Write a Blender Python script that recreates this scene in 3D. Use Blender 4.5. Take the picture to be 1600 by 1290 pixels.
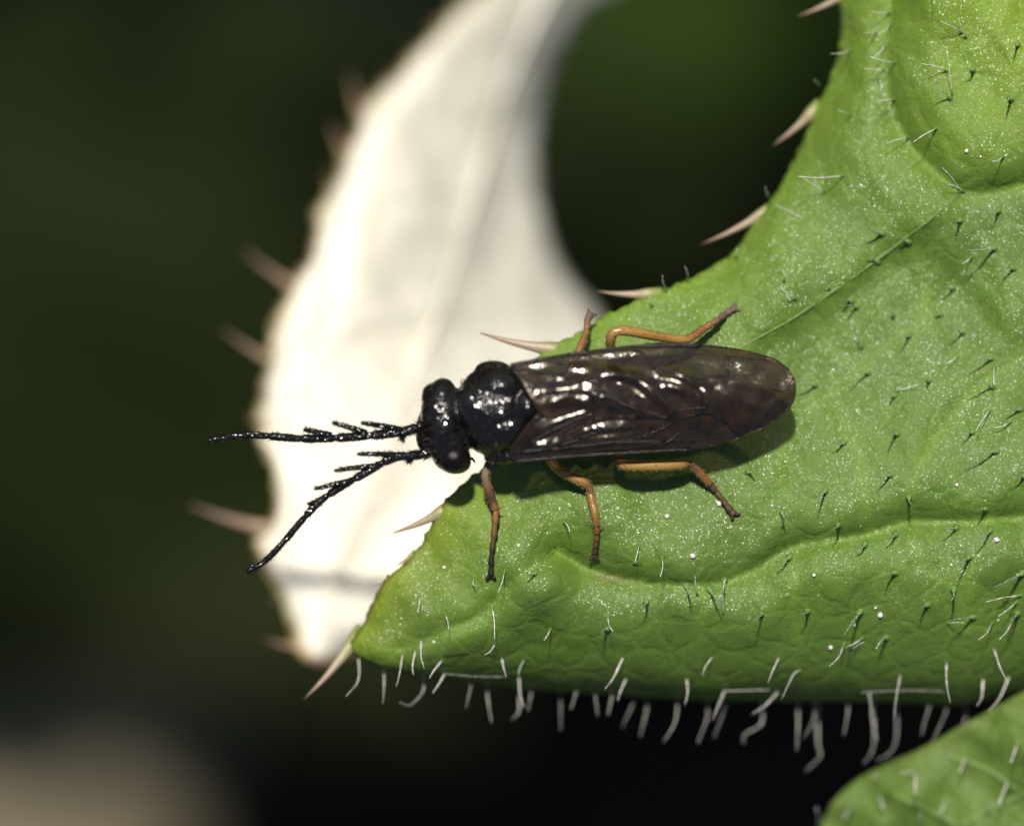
import bpy, bmesh, math, random
import numpy as np
from mathutils import Vector, geometry

for o in list(bpy.data.objects):
    bpy.data.objects.remove(o)
rnd = random.Random(7)
rng = np.random.default_rng(7)
SC = bpy.context.scene
COL = SC.collection

# ------------------------------------------------------------------ camera, sky, sun, exposure
# one Blender unit = one millimetre; the camera hangs CAM_H mm above the leaf like a macro lens
CAM_H = 80.0
cam_d = bpy.data.cameras.new('macro_camera')
cam = bpy.data.objects.new('macro_camera', cam_d)
COL.objects.link(cam)
cam.location = (0, 0, CAM_H)
cam.rotation_euler = (0, 0, 0)
cam_d.sensor_width = 36.0
cam_d.lens = 36.0 * CAM_H / 16.0
cam_d.clip_start = 1.0
cam_d.clip_end = 5000.0
cam_d.dof.use_dof = True
cam_d.dof.focus_distance = CAM_H - 0.55
cam_d.dof.aperture_fstop = cam_d.lens * 1e-3 / 4.6
SC.camera = cam

SUN = Vector((-0.06, 0.49, 1.0)).normalized()
w = bpy.data.worlds.new('World')
SC.world = w
w.use_nodes = True
wn = w.node_tree
bg = wn.nodes['Background']
sky = wn.nodes.new('ShaderNodeTexSky')
sky.sky_type = 'NISHITA'
sky.sun_disc = False
sky.sun_elevation = math.asin(SUN.z)
sky.sun_rotation = math.atan2(SUN.x, SUN.y)
bg.inputs['Strength'].default_value = 0.05
wn.links.new(sky.outputs[0], bg.inputs['Color'])
sd = bpy.data.lights.new('sun', 'SUN')
sd.energy = 4.6
sd.angle = math.radians(3.5)
sd.color = (1.0, 0.95, 0.87)
so = bpy.data.objects.new('sun', sd)
COL.objects.link(so)
so.location = (10, 50, 100)
so.rotation_euler = SUN.to_track_quat('Z', 'Y').to_euler()
vs = SC.view_settings
vs.view_transform = 'Standard'
vs.look = 'None'
vs.gamma = 1.0
vs.exposure = 0.42
try:
    vs.use_curve_mapping = False
except Exception:
    pass

# ------------------------------------------------------------------ helpers
def W(px, py, z=0.0):
    """plan position (1/100 mm, as seen from above) and height -> point in mm"""
    s = (CAM_H - z) / CAM_H
    return Vector(((px - 800) / 100 * s, (645 - py) / 100 * s, z))

def catmull(pts, n=6, closed=False):
    P = [np.array(p, float) for p in pts]
    out = []
    m = len(P)
    rngi = range(m) if closed else range(m - 1)
    for i in rngi:
        p1 = P[i]; p2 = P[(i + 1) % m]
        p0 = P[i - 1] if (i > 0 or closed) else 2 * p1 - p2
        p3 = P[(i + 2) % m] if (i + 2 < m or closed) else 2 * p2 - p1
        for k in range(n):
            t = k / n
            out.append(0.5 * (2 * p1 + (p2 - p0) * t + (2 * p0 - 5 * p1 + 4 * p2 - p3) * t * t + (3 * p1 - p0 - 3 * p2 + p3) * t ** 3))
    if not closed:
        out.append(P[-1])
    return out

def polydist(X, Y, line):
    """distance, signed side and 0..1 position along the line for arrays X, Y"""
    best = np.full(X.shape, 1e9); sgn = np.ones(X.shape); par = np.zeros(X.shape)
    L = np.array(line, float)
    seg = np.hypot(*(L[1:, :2] - L[:-1, :2]).T); cum = np.concatenate([[0], np.cumsum(seg)]); tot = cum[-1]
    for i in range(len(L) - 1):
        ax, ay = L[i, :2]; dx, dy = L[i + 1, :2] - L[i, :2]
        q = dx * dx + dy * dy + 1e-9
        t = np.clip(((X - ax) * dx + (Y - ay) * dy) / q, 0, 1)
        rx = X - ax - t * dx; ry = Y - ay - t * dy
        d = np.hypot(rx, ry)
        m = d < best
        best = np.where(m, d, best)
        c = dx * (Y - ay) - dy * (X - ax)
        sgn = np.where(m, np.where(c >= 0, 1, -1), sgn)
        par = np.where(m, (cum[i] + t * seg[i]) / tot, par)
    return best, sgn, par

def inside(X, Y, poly):
    P = np.array(poly, float); r = np.zeros(X.shape, bool)
    j = len(P) - 1
    for i in range(len(P)):
        xi, yi = P[i]; xj, yj = P[j]
        c = ((yi > Y) != (yj > Y)) & (X < (xj - xi) * (Y - yi) / (yj - yi + 1e-12) + xi)
        r ^= c
        j = i
    return r

_ph = rng.uniform(0, 6.283, (24, 2)); _an = rng.uniform(0, 6.283, 24)
def wob(X, Y, wl, k=6, o=0):
    """smooth undulation, roughly -1..1, of wavelength wl"""
    r = 0
    for i in range(k):
        a = _an[(i + o) % 24]; f = 6.283 / (wl * (0.7 + 0.12 * i))
        r = r + np.sin((X * math.cos(a) + Y * math.sin(a)) * f + _ph[(i + o) % 24, 0])
    return r / k ** 0.5 / 1.2

def tag(o, label=None, cat=None, group=None, kind=None):
    if label: o['label'] = label
    if cat: o['category'] = cat
    if group: o['group'] = group
    if kind: o['kind'] = kind
    return o

def link(name, me, mat, parent=None, smooth=True):
    if smooth:
        me.polygons.foreach_set('use_smooth', [True] * len(me.polygons))
    if mat:
        for m in (mat if isinstance(mat, (list, tuple)) else [mat]):
            me.materials.append(m)
    o = bpy.data.objects.new(name, me)
    COL.objects.link(o)
    if parent:
        o.parent = parent
    return o

def empty(name, loc):
    o = bpy.data.objects.new(name, None)
    o.empty_display_size = 0.2
    COL.objects.link(o)
    o.location = loc
    return o

def mesh_from(name, v, f):
    me = bpy.data.meshes.new(name)
    me.from_pydata([tuple(p) for p in v], [], f)
    me.update()
    return me

def tube_data(pts, rad, sides=8, flat=1.0, cap=True):
    """rings of a tapered tube along 3D points"""
    P = [Vector(p) for p in pts]
    v = []; f = []
    up = Vector((0, 0, 1))
    ref = None
    for i, p in enumerate(P):
        t = (P[min(i + 1, len(P) - 1)] - P[max(i - 1, 0)]).normalized()
        if ref is None:
            ref = up.cross(t)
            if ref.length < 0.2:
                ref = Vector((1, 0, 0)).cross(t)
        ref = (ref - t * ref.dot(t)).normalized()
        b = t.cross(ref)
        for k in range(sides):
            a = 2 * math.pi * k / sides
            v.append(p + ref * (math.cos(a) * rad[i]) + b * (math.sin(a) * rad[i] * flat))
    n = len(P)
    for i in range(n - 1):
        for k in range(sides):
            k2 = (k + 1) % sides
            f.append((i * sides + k, i * sides + k2, (i + 1) * sides + k2, (i + 1) * sides + k))
    if cap:
        f.append(tuple(range(sides))[::-1])
        f.append(tuple((n - 1) * sides + k for k in range(sides)))
    return v, f

def tube(name, pts, rad, mat, parent, sides=8, n=4, flat=1.0, org=None):
    q = [(*p, r) for p, r in zip(pts, rad)]
    q = catmull(q, n) if n > 1 else [np.array(a) for a in q]
    o0 = Vector(org) if org is not None else Vector((0, 0, 0))
    v, f = tube_data([Vector(a[:3]) - o0 for a in q], [max(a[3], 0.001) for a in q], sides, flat)
    return link(name, mesh_from(name, v, f), mat, parent)

def join_data(parts):
    V = []; F = []
    for v, f in parts:
        b = len(V)
        V += list(v)
        F += [tuple(i + b for i in q) for q in f]
    return V, F

def sheet(outline, step, fn, thick, extra=None):
    """triangulated sheet inside a plan outline, lifted by fn(X,Y)->(x,y,z arrays), given real thickness"""
    O = np.array(outline, float)
    x0, y0 = O.min(0); x1, y1 = O.max(0)
    gx = np.arange(x0, x1, step); gy = np.arange(y0, y1, step * 0.866)
    X, Y = np.meshgrid(gx, gy)
    X = X + (np.arange(len(gy)) % 2)[:, None] * step * 0.5
    X = (X + rng.uniform(-.18, .18, X.shape) * step).ravel(); Y = (Y + rng.uniform(-.18, .18, Y.shape) * step).ravel()
    k = inside(X, Y, O)
    d, _, _ = polydist(X, Y, np.vstack([O, O[:1]]))
    k &= d > step * 0.45
    P = np.vstack([O, np.c_[X[k], Y[k]]])
    nO = len(O)
    ed = [(i, (i + 1) % nO) for i in range(nO)]
    vo, eo, fo, ov, oe, of = geometry.delaunay_2d_cdt([Vector(p) for p in P], ed, [list(range(nO))], 1, 1e-5)
    V2 = np.array([tuple(p) for p in vo])
    x, y, z = fn(V2[:, 0], V2[:, 1])
    top = np.c_[x, y, z]
    F = np.array([tuple(q) for q in fo if len(q) == 3])
    # make all faces look up in plan
    a = V2[F[:, 0]]; b = V2[F[:, 1]]; c = V2[F[:, 2]]
    cr = (b[:, 0] - a[:, 0]) * (c[:, 1] - a[:, 1]) - (b[:, 1] - a[:, 1]) * (c[:, 0] - a[:, 0])
    F[cr > 0] = F[cr > 0][:, ::-1]          # plan y points down, world y up
    # vertex normals
    A = top[F[:, 0]]; B = top[F[:, 1]]; C = top[F[:, 2]]
    fnm = np.cross(B - A, C - A)
    vn = np.zeros_like(top)
    for i in range(3):
        np.add.at(vn, F[:, i], fnm)
    vn /= np.linalg.norm(vn, axis=1)[:, None] + 1e-12
    bot = top - vn * thick
    n = len(top)
    faces = [tuple(q) for q in F] + [tuple(q[::-1] + n) for q in F]
    # rim
    from collections import Counter
    cnt = Counter()
    he = {}
    for q in F:
        for i in range(3):
            e = (int(q[i]), int(q[(i + 1) % 3]))
            cnt[tuple(sorted(e))] += 1
            he[tuple(sorted(e))] = e
    for e, m in cnt.items():
        if m == 1:
            i, j = he[e]
            faces.append((j, i, i + n, j + n))
    return np.vstack([top, bot]), faces, np.vstack([V2, V2]), n

def add_col(me, name, arr):
    a = me.color_attributes.new(name, 'FLOAT_COLOR', 'POINT')
    full = np.ones((len(arr), 4), np.float32)
    full[:, :arr.shape[1]] = arr
    a.data.foreach_set('color', full.ravel())

# ------------------------------------------------------------------ materials
def new_mat(name):
    m = bpy.data.materials.new(name)
    m.use_nodes = True
    nt = m.node_tree
    return m, nt, nt.nodes['Principled BSDF']

def nd(nt, t, **kw):
    n = nt.nodes.new(t)
    for k, v in kw.items():
        if k in n.inputs:
            n.inputs[k].default_value = v
        else:
            setattr(n, k, v)
    return n

def coords(nt):
    return nd(nt, 'ShaderNodeTexCoord').outputs['Object']

def noise(nt, co, scale, detail=3.0, rough=0.5):
    n = nd(nt, 'ShaderNodeTexNoise', Scale=scale, Detail=detail, Roughness=rough)
    nt.links.new(co, n.inputs['Vector'])
    return n

def ramp(nt, src, p0, p1, c0=(0, 0, 0, 1), c1=(1, 1, 1, 1)):
    r = nd(nt, 'ShaderNodeValToRGB')
    r.color_ramp.elements[0].position = p0; r.color_ramp.elements[0].color = c0
    r.color_ramp.elements[1].position = p1; r.color_ramp.elements[1].color = c1
    nt.links.new(src, r.inputs['Fac'])
    return r.outputs['Color']

def mixc(nt, fac, a, b, mode='MIX'):
    m = nd(nt, 'ShaderNodeMix', data_type='RGBA', blend_type=mode)
    def put(sock, val):
        if hasattr(val, 'links') or hasattr(val, 'is_linked'):
            nt.links.new(val, sock)
        else:
            sock.default_value = val
    put(m.inputs['Factor'], fac); put(m.inputs['A'], a); put(m.inputs['B'], b)
    return m.outputs['Result']

def bump(nt, h, strength, dist, prev=None):
    b = nd(nt, 'ShaderNodeBump', Strength=strength, Distance=dist)
    nt.links.new(h, b.inputs['Height'])
    if prev is not None:
        nt.links.new(prev, b.inputs['Normal'])
    return b.outputs['Normal']

def facets(nt, co, scale, k, base):
    """every tiny cell gets its own slightly tilted face, so that some of them catch the sun"""
    vo = nd(nt, 'ShaderNodeTexVoronoi', Scale=scale, Randomness=1.0)
    nt.links.new(co, vo.inputs['Vector'])
    sub = nd(nt, 'ShaderNodeVectorMath', operation='SUBTRACT'); sub.inputs[1].default_value = (0.5, 0.5, 0.5)
    nt.links.new(vo.outputs['Color'], sub.inputs[0])
    sc = nd(nt, 'ShaderNodeVectorMath', operation='SCALE'); sc.inputs['Scale'].default_value = k
    nt.links.new(sub.outputs[0], sc.inputs[0])
    ad = nd(nt, 'ShaderNodeVectorMath', operation='ADD')
    nt.links.new(sc.outputs[0], ad.inputs[0]); nt.links.new(base, ad.inputs[1])
    no = nd(nt, 'ShaderNodeVectorMath', operation='NORMALIZE')
    nt.links.new(ad.outputs[0], no.inputs[0])
    return no.outputs[0]

def leaf_material(name, grain=1.0):
    m, nt, p = new_mat(name)
    co = coords(nt)
    at = nd(nt, 'ShaderNodeAttribute', attribute_name='pigment')
    big = noise(nt, co, 0.9, 4, 0.6)
    c = mixc(nt, ramp(nt, big.outputs['Fac'], 0.35, 0.7), at.outputs['Color'], (0.066, 0.115, 0.024, 1))
    mixn = c.node; 
    f = nd(nt, 'ShaderNodeMath', operation='MULTIPLY'); f.inputs[1].default_value = 0.4
    nt.links.new(ramp(nt, big.outputs['Fac'], 0.4, 0.7), f.inputs[0])
    nt.links.new(f.outputs[0], mixn.inputs['Factor'])
    # tiny epidermis cells
    spk = noise(nt, co, 34, 2, 0.6)
    c = mixc(nt, ramp(nt, spk.outputs['Fac'], 0.35, 0.72, (0, 0, 0, 1), (0.30, 0.30, 0.30, 1)), c, (0.15, 0.21, 0.05, 1))
    # faint net of the smallest veins, and cell by cell differences in tone
    net = nd(nt, 'ShaderNodeTexVoronoi', feature='DISTANCE_TO_EDGE', Scale=1.9)
    wv = nd(nt, 'ShaderNodeVectorMath', operation='ADD')
    wn_ = noise(nt, co, 3.0, 3, 0.6)
    wsc = nd(nt, 'ShaderNodeVectorMath', operation='SCALE'); wsc.inputs['Scale'].default_value = 0.35
    nt.links.new(wn_.outputs['Color'], wsc.inputs[0]); nt.links.new(wsc.outputs[0], wv.inputs[0]); nt.links.new(co, wv.inputs[1])
    nt.links.new(wv.outputs[0], net.inputs['Vector'])
    c = mixc(nt, ramp(nt, net.outputs['Distance'], 0.0, 0.045, (0.30, 0.30, 0.30, 1), (0, 0, 0, 1)), c, (0.14, 0.22, 0.032, 1))
    cel = nd(nt, 'ShaderNodeTexVoronoi', Scale=48.0)
    nt.links.new(co, cel.inputs['Vector'])
    c = mixc(nt, 0.16, c, cel.outputs['Color'], 'OVERLAY')
    nt.links.new(c, p.inputs['Base Color'])
    n1 = bump(nt, noise(nt, co, 2.6, 4, 0.6).outputs['Fac'], 0.45, 0.06)
    n1 = bump(nt, ramp(nt, net.outputs['Distance'], 0.0, 0.16), 0.25, 0.05, n1)
    n2 = bump(nt, noise(nt, co, 22, 3, 0.7).outputs['Fac'], 0.35 * grain, 0.02, n1)
    nt.links.new(n2, p.inputs['Normal'])
    nt.links.new(facets(nt, co, 54.0, 0.95, n2), p.inputs['Coat Normal'])
    cw = nd(nt, 'ShaderNodeMapRange'); cw.inputs['From Min'].default_value = 0.35; cw.inputs['From Max'].default_value = 0.65
    cw.inputs['To Min'].default_value = 0.10 * grain; cw.inputs['To Max'].default_value = 0.75 * grain
    nt.links.new(noise(nt, co, 0.8, 5, 0.65).outputs['Fac'], cw.inputs['Value'])
    nt.links.new(cw.outputs[0], p.inputs['Coat Weight'])
    p.inputs['Coat Roughness'].default_value = 0.22
    p.inputs['Roughness'].default_value = 0.6
    p.inputs['Specular IOR Level'].default_value = 0.22
    # a leaf lets some light through
    tr = nd(nt, 'ShaderNodeBsdfTranslucent')
    tr.inputs['Color'].default_value = (0.10, 0.20, 0.02, 1)
    mx = nd(nt, 'ShaderNodeMixShader'); mx.inputs[0].default_value = 0.06
    nt.links.new(p.outputs[0], mx.inputs[1]); nt.links.new(tr.outputs[0], mx.inputs[2])
    nt.links.new(mx.outputs[0], nt.nodes['Material Output'].inputs['Surface'])
    return m

def plain(name, col, rough=0.5, var=0.0, scale=10, bmp=0.0, bscale=30, spec=0.5, col2=None):
    m, nt, p = new_mat(name)
    co = coords(nt)
    if var > 0 or col2:
        c2 = col2 or tuple(x * (1 - var) for x in col)
        c = mixc(nt, ramp(nt, noise(nt, co, scale, 4, 0.6).outputs['Fac'], 0.35, 0.68), (*col, 1), (*c2, 1))
        nt.links.new(c, p.inputs['Base Color'])
    else:
        p.inputs['Base Color'].default_value = (*col, 1)
    if bmp > 0:
        nt.links.new(bump(nt, noise(nt, co, bscale, 3, 0.6).outputs['Fac'], bmp, 0.04), p.inputs['Normal'])
    p.inputs['Roughness'].default_value = rough
    p.inputs['Specular IOR Level'].default_value = spec
    return m

def attr_mat(name, attr, rough, spec=0.5, bmp=0.0, bscale=40, trans=0.0):
    m, nt, p = new_mat(name)
    co = coords(nt)
    at = nd(nt, 'ShaderNodeAttribute', attribute_name=attr)
    c = mixc(nt, ramp(nt, noise(nt, co, 9, 4, 0.6).outputs['Fac'], 0.3, 0.75, (0, 0, 0, 1), (0.35, 0.35, 0.35, 1)), at.outputs['Color'], (0.05, 0.03, 0.015, 1), 'MULTIPLY') if trans < 0 else at.outputs['Color']
    nt.links.new(c, p.inputs['Base Color'])
    if bmp:
        nt.links.new(bump(nt, noise(nt, co, bscale, 3, 0.6).outputs['Fac'], bmp, 0.03), p.inputs['Normal'])
    p.inputs['Roughness'].default_value = rough
    p.inputs['Specular IOR Level'].default_value = spec
    if trans > 0:
        p.inputs['Subsurface Weight'].default_value = trans
        p.inputs['Subsurface Radius'].default_value = (0.12, 0.07, 0.03)
        p.inputs['Subsurface Scale'].default_value = 0.6
    return m

M_LEAF = leaf_material('green_leaf_surface', 1.0)
M_LEAF_SOFT = leaf_material('lower_leaf_surface', 0.25)
M_VEIN = plain('leaf_vein', (0.12, 0.205, 0.04), 0.5, 0.3, 5, 0.6, 22)
M_SPINE = attr_mat('spine_straw', 'tone', 0.42, 0.5, 0.25, 25, 0.15)
def hair_mat(name, lo, hi):
    m, nt, p = new_mat(name)
    co = coords(nt)
    p.inputs['Base Color'].default_value = (0.80, 0.77, 0.70, 1)
    p.inputs['Roughness'].default_value = 0.15
    p.inputs['Specular IOR Level'].default_value = 0.7
    nt.links.new(bump(nt, noise(nt, co, 18, 2, 0.6).outputs['Fac'], 0.6, 0.04), p.inputs['Normal'])
    t = nd(nt, 'ShaderNodeBsdfTransparent')
    mx = nd(nt, 'ShaderNodeMixShader')
    nt.links.new(ramp(nt, noise(nt, co, 13, 2, 0.7).outputs['Fac'], 0.35, 0.65, (lo, lo, lo, 1), (hi, hi, hi, 1)), mx.inputs[0])
    nt.links.new(p.outputs[0], mx.inputs[1]); nt.links.new(t.outputs[0], mx.inputs[2])
    nt.links.new(mx.outputs[0], nt.nodes['Material Output'].inputs['Surface'])
    return m
M_HAIR = hair_mat('plant_hair', 0.05, 0.75)
M_FRINGE = hair_mat('fringe_hair', 0.0, 0.5)
def glass_hair():
    m, nt, p = new_mat('clear_hair')
    co = coords(nt)
    p.inputs['Base Color'].default_value = (0.92, 0.95, 0.88, 1)
    p.inputs['Transmission Weight'].default_value = 0.9
    p.inputs['IOR'].default_value = 1.33
    p.inputs['Roughness'].default_value = 0.12
    nt.links.new(bump(nt, noise(nt, co, 16, 2, 0.6).outputs['Fac'], 0.3, 0.04), p.inputs['Normal'])
    return m
M_CLEAR = glass_hair()
M_HAIRBASE = plain('hair_base', (0.12, 0.22, 0.05), 0.6)
M_SPECK = plain('pollen_speck', (0.75, 0.72, 0.62), 0.6, 0.2, 20)

def chitin(name, kf, rough, pitk):
    m, nt, p = new_mat(name)
    co = coords(nt)
    p.inputs['Base Color'].default_value = (0.0055, 0.0042, 0.0035, 1)
    pit = nd(nt, 'ShaderNodeTexVoronoi', Scale=19.0)
    nt.links.new(co, pit.inputs['Vector'])
    n1 = bump(nt, noise(nt, co, 7, 3, 0.6).outputs['Fac'], 0.08, 0.05)
    n2 = bump(nt, pit.outputs['Distance'], pitk, 0.03, n1)
    nt.links.new(facets(nt, co, 40.0, kf, n2), p.inputs['Normal'])
    p.inputs['Roughness'].default_value = rough
    p.inputs['Specular IOR Level'].default_value = 0.6
    return m
M_BODY = chitin('black_chitin', 0.34, 0.15, 0.32)
M_EYE = plain('compound_eye', (0.006, 0.0025, 0.003), 0.30, 0.3, 30, 0.25, 60, 0.3)
M_ANT = chitin('antenna_black', 0.75, 0.2, 0.5)
M_LEG = attr_mat('leg_amber', 'tone', 0.32, 0.5, 0.2, 30, 0.25)
M_TARSUS = attr_mat('tarsus_brown', 'tone', 0.5, 0.4, 0.5, 40, 0.0)
M_SETA = plain('pale_seta', (0.16, 0.12, 0.08), 0.3)

def wing_mat():
    m, nt, p = new_mat('smoky_wing')
    co = coords(nt)
    mott = noise(nt, co, 5, 4, 0.6)
    c = mixc(nt, ramp(nt, mott.outputs['Fac'], 0.35, 0.7), (0.010, 0.006, 0.0035, 1), (0.042, 0.021, 0.008, 1))
    nt.links.new(c, p.inputs['Base Color'])
    p.inputs['Roughness'].default_value = 0.19
    p.inputs['Specular IOR Level'].default_value = 0.95
    p.inputs['IOR'].default_value = 1.68
    p.inputs['Specular Tint'].default_value = (1.0, 0.93, 0.86, 1)
    n1 = bump(nt, noise(nt, co, 9, 3, 0.6).outputs['Fac'], 0.07, 0.05)
    nt.links.new(facets(nt, co, 50.0, 0.14, n1), p.inputs['Normal'])
    t = nd(nt, 'ShaderNodeBsdfTransparent')
    t.inputs['Color'].default_value = (0.66, 0.56, 0.42, 1)
    mx = nd(nt, 'ShaderNodeMixShader'); mx.inputs[0].default_value = 0.48
    nt.links.new(p.outputs[0], mx.inputs[1]); nt.links.new(t.outputs[0], mx.inputs[2])
    nt.links.new(mx.outputs[0], nt.nodes['Material Output'].inputs['Surface'])
    return m
M_WING = wing_mat()
M_WVEIN = plain('wing_vein_dark', (0.012, 0.008, 0.005), 0.2, 0.3, 20, 0.8, 30, 0.55)

def felt_mat():
    m, nt, p = new_mat('white_felt_underside')
    co = coords(nt)
    at = nd(nt, 'ShaderNodeAttribute', attribute_name='pigment')
    c = mixc(nt, ramp(nt, noise(nt, co, 2.5, 5, 0.65).outputs['Fac'], 0.35, 0.75, (0, 0, 0, 1), (0.25, 0.25, 0.25, 1)), at.outputs['Color'], (0.60, 0.58, 0.48, 1))
    mp = nd(nt, 'ShaderNodeMapping'); mp.inputs['Rotation'].default_value = (0, 0, math.radians(-20)); mp.inputs['Scale'].default_value = (2.2, 0.35, 1)
    nt.links.new(co, mp.inputs['Vector'])
    c = mixc(nt, ramp(nt, noise(nt, mp.outputs[0], 1.0, 4, 0.6).outputs['Fac'], 0.42, 0.7, (0, 0, 0, 1), (0.6, 0.6, 0.6, 1)), c, (0.47, 0.44, 0.34, 1))
    nt.links.new(c, p.inputs['Base Color'])
    n1 = bump(nt, noise(nt, co, 1.3, 4, 0.6).outputs['Fac'], 0.6, 0.18)
    n2 = bump(nt, noise(nt, co, 30, 3, 0.6).outputs['Fac'], 0.3, 0.03, n1)
    nt.links.new(n2, p.inputs['Normal'])
    p.inputs['Roughness'].default_value = 0.9
    p.inputs['Specular IOR Level'].default_value = 0.15
    return m
M_FELT = felt_mat()

# ------------------------------------------------------------------ the ground far below
def ground():
    m, nt, p = new_mat('dark_soil')
    co = coords(nt)
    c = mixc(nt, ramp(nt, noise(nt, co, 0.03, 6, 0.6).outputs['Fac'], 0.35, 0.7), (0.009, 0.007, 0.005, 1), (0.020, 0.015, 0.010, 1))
    nt.links.new(c, p.inputs['Base Color'])
    p.inputs['Roughness'].default_value = 1.0
    p.inputs['Specular IOR Level'].default_value = 0.1
    nt.links.new(bump(nt, noise(nt, co, 0.15, 5, 0.6).outputs['Fac'], 0.8, 3.0), p.inputs['Normal'])
    n = 90
    xs = np.sign(np.linspace(-1, 1, n)) * np.abs(np.linspace(-1, 1, n)) ** 2.2 * 2500
    X, Y = np.meshgrid(xs, xs)
    Z = -200 + wob(X, Y, 140) * 3 + wob(X, Y, 37, 6, 7) * 1.0
    v = np.c_[X.ravel(), Y.ravel(), Z.ravel()]
    f = [(j * n + i, j * n + i + 1, (j + 1) * n + i + 1, (j + 1) * n + i) for j in range(n - 1) for i in range(n - 1)]
    tag(link('ground', mesh_from('ground', v, f), m), kind='structure')
ground()

# ------------------------------------------------------------------ spines, hairs
def tone_tube(name, pts, rad, cols, mat, parent, sides=8, n=4, flat=1.0):
    q = [(*p, r, *c) for p, r, c in zip(pts, rad, cols)]
    q = catmull(q, n)
    v, f = tube_data([Vector(a[:3]) for a in q], [max(a[3], 0.001) for a in q], sides, flat)
    me = mesh_from(name, v, f)
    add_col(me, 'tone', np.repeat(np.clip(np.array([a[4:7] for a in q]), 0, 1), sides, 0))
    return link(name, me, mat, parent)

STRAW = [(0.15, 0.21, 0.04), (0.22, 0.21, 0.08), (0.27, 0.22, 0.14), (0.24, 0.17, 0.11), (0.10, 0.06, 0.035)]
PINK = [(0.34, 0.33, 0.15), (0.25, 0.19, 0.09), (0.22, 0.14, 0.09), (0.18, 0.12, 0.08), (0.10, 0.065, 0.04)]
def spine(parent, b, t, wpx, zb, zt, cols=STRAW, bend=0.025):
    B = W(b[0], b[1], zb); T = W(t[0], t[1], zt)
    d = T - B
    side = Vector((-d.y, d.x, 0)).normalized()
    pts = []; rad = []
    for k, (s, rr) in enumerate([(-0.28, 1.1), (0.0, 0.84), (0.25, 0.52), (0.6, 0.30), (1.0, 0.05)]):
        pts.append(B + d * s + side * bend * d.length * math.sin(max(s, 0) * math.pi) - Vector((0, 0, 0.10 if s < 0 else 0.02)))
        rad.append(wpx / 200 * rr)
    return tone_tube('spine', pts, rad, cols, M_SPINE, parent, 8, 4, 0.55)

def hair3(parent, pts, r0, rtip=0.35, base=True, mat=None):
    """one stiff plant hair: thin glassy shaft on a small green foot"""
    if len(pts) == 2:
        pts = [pts[0], pts[0].lerp(pts[1], 0.55) + Vector((rnd.uniform(-.03, .03), rnd.uniform(-.02, .02), 0.04)), pts[1]]
    q = catmull([tuple(p) for p in pts], 4)
    m = len(q)
    rad = [r0 * (1 - (1 - rtip) * i / (m - 1)) * (1 + 0.22 * math.sin(i * 2.4 + pts[0][0] * 9)) for i in range(m)]
    v, f = tube_data(q, rad, 5)
    nb = 0
    if base:
        d = (Vector(q[2]) - Vector(q[0]))
        p0 = Vector(q[0]) - Vector((0, 0, 0.05))
        d = d.normalized() * min(d.length, 0.16)
        bp = [p0, Vector(q[0]) + d * 0.12, Vector(q[0]) + d * 0.5, Vector(q[0]) + d * 0.9]
        bv, bf = tube_data(bp, [r0 * 2.9, r0 * 2.2, r0 * 1.4, r0 * 0.9], 6)
        nb = len(f)
        v, f = join_data([(v, f), (bv, bf)])
    me = mesh_from('hair', v, f)
    o = link('hair', me, [mat or M_HAIR, M_HAIRBASE], parent)
    if base:
        for p in me.polygons[nb:]:
            p.material_index = 1
    return o

# ------------------------------------------------------------------ the green leaf the insect rests on
def ys(px):   # where the leaf rolls over at its lower side
    return np.interp(px, [480, 545, 600, 700, 850, 1100, 1400, 1500, 1600, 1900], [990, 1018, 1046, 1062, 1078, 1094, 1096, 1102, 1082, 1020])
def Rr(px):
    return np.interp(px, [545, 650, 820, 1600], [0.40, 0.85, 1.75, 2.05])

UPPER = [(1340, -260), (1322, -120), (1311, 0), (1312, 60), (1300, 112), (1275, 170), (1246, 235), (1215, 295), (1180, 345), (1145, 393), (1092, 428), (1040, 452), (985, 474), (940, 496), (900, 522), (862, 540), (842, 556), (822, 590), (806, 640), (790, 690), (764, 722), (738, 742)]
LOWLEFT = [(738, 742), (706, 770), (684, 798), (666, 834), (642, 868), (612, 896), (598, 910), (582, 940), (566, 972), (545, 1008)]
veins = {
    'crest': ([(1720, 284), (1600, 290), (1550, 300), (1502, 300), (1432, 240), (1394, 175), (1384, 90), (1392, 0), (1400, -150)], 0.14, 0.40, 40, 85),
    'side': ([(1502, 300), (1440, 352), (1350, 420), (1250, 490), (1180, 530), (1110, 572)], -0.32, 0.12, 75, 60),
    'main': ([(1760, 800), (1600, 808), (1500, 815), (1422, 815), (1350, 835), (1240, 855), (1170, 895), (1100, 914), (1000, 910), (930, 893), (868, 862)], 0.32, 0.35, 60, 58),
    'lower': ([(868, 862), (800, 910), (752, 962), (690, 990), (640, 1010), (592, 1014)], 0.20, 0.12, 42, 40),
    'rise': ([(868, 862), (862, 820), (880, 770), (925, 700), (960, 640)], 0.06, 0.06, 40, 40),
    'minor': ([(1640, 520), (1590, 556), (1520, 612), (1462, 680), (1428, 752), (1424, 815)], 0.05, 0.07, 40, 40),
}
flat_veins = [
    [(1440, 352), (1428, 400), (1446, 442), (1440, 490)],
    [(1446, 442), (1440, 500), (1400, 530), (1350, 570)],
    [(1350, 570), (1300, 615), (1240, 660), (1220, 720), (1222, 770)],
    [(1600, 545), (1560, 570), (1545, 600)],
    [(1242, 860), (1240, 920), (1246, 985), (1244, 1040)],
    [(1100, 915), (1098, 960), (1085, 1010)],
    [(1424, 815), (1440, 880), (1500, 930), (1510, 985)],
    [(1300, 640), (1340, 700), (1345, 760), (1360, 830)],
    [(1520, 880), (1515, 930), (1505, 980)],
]
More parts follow.
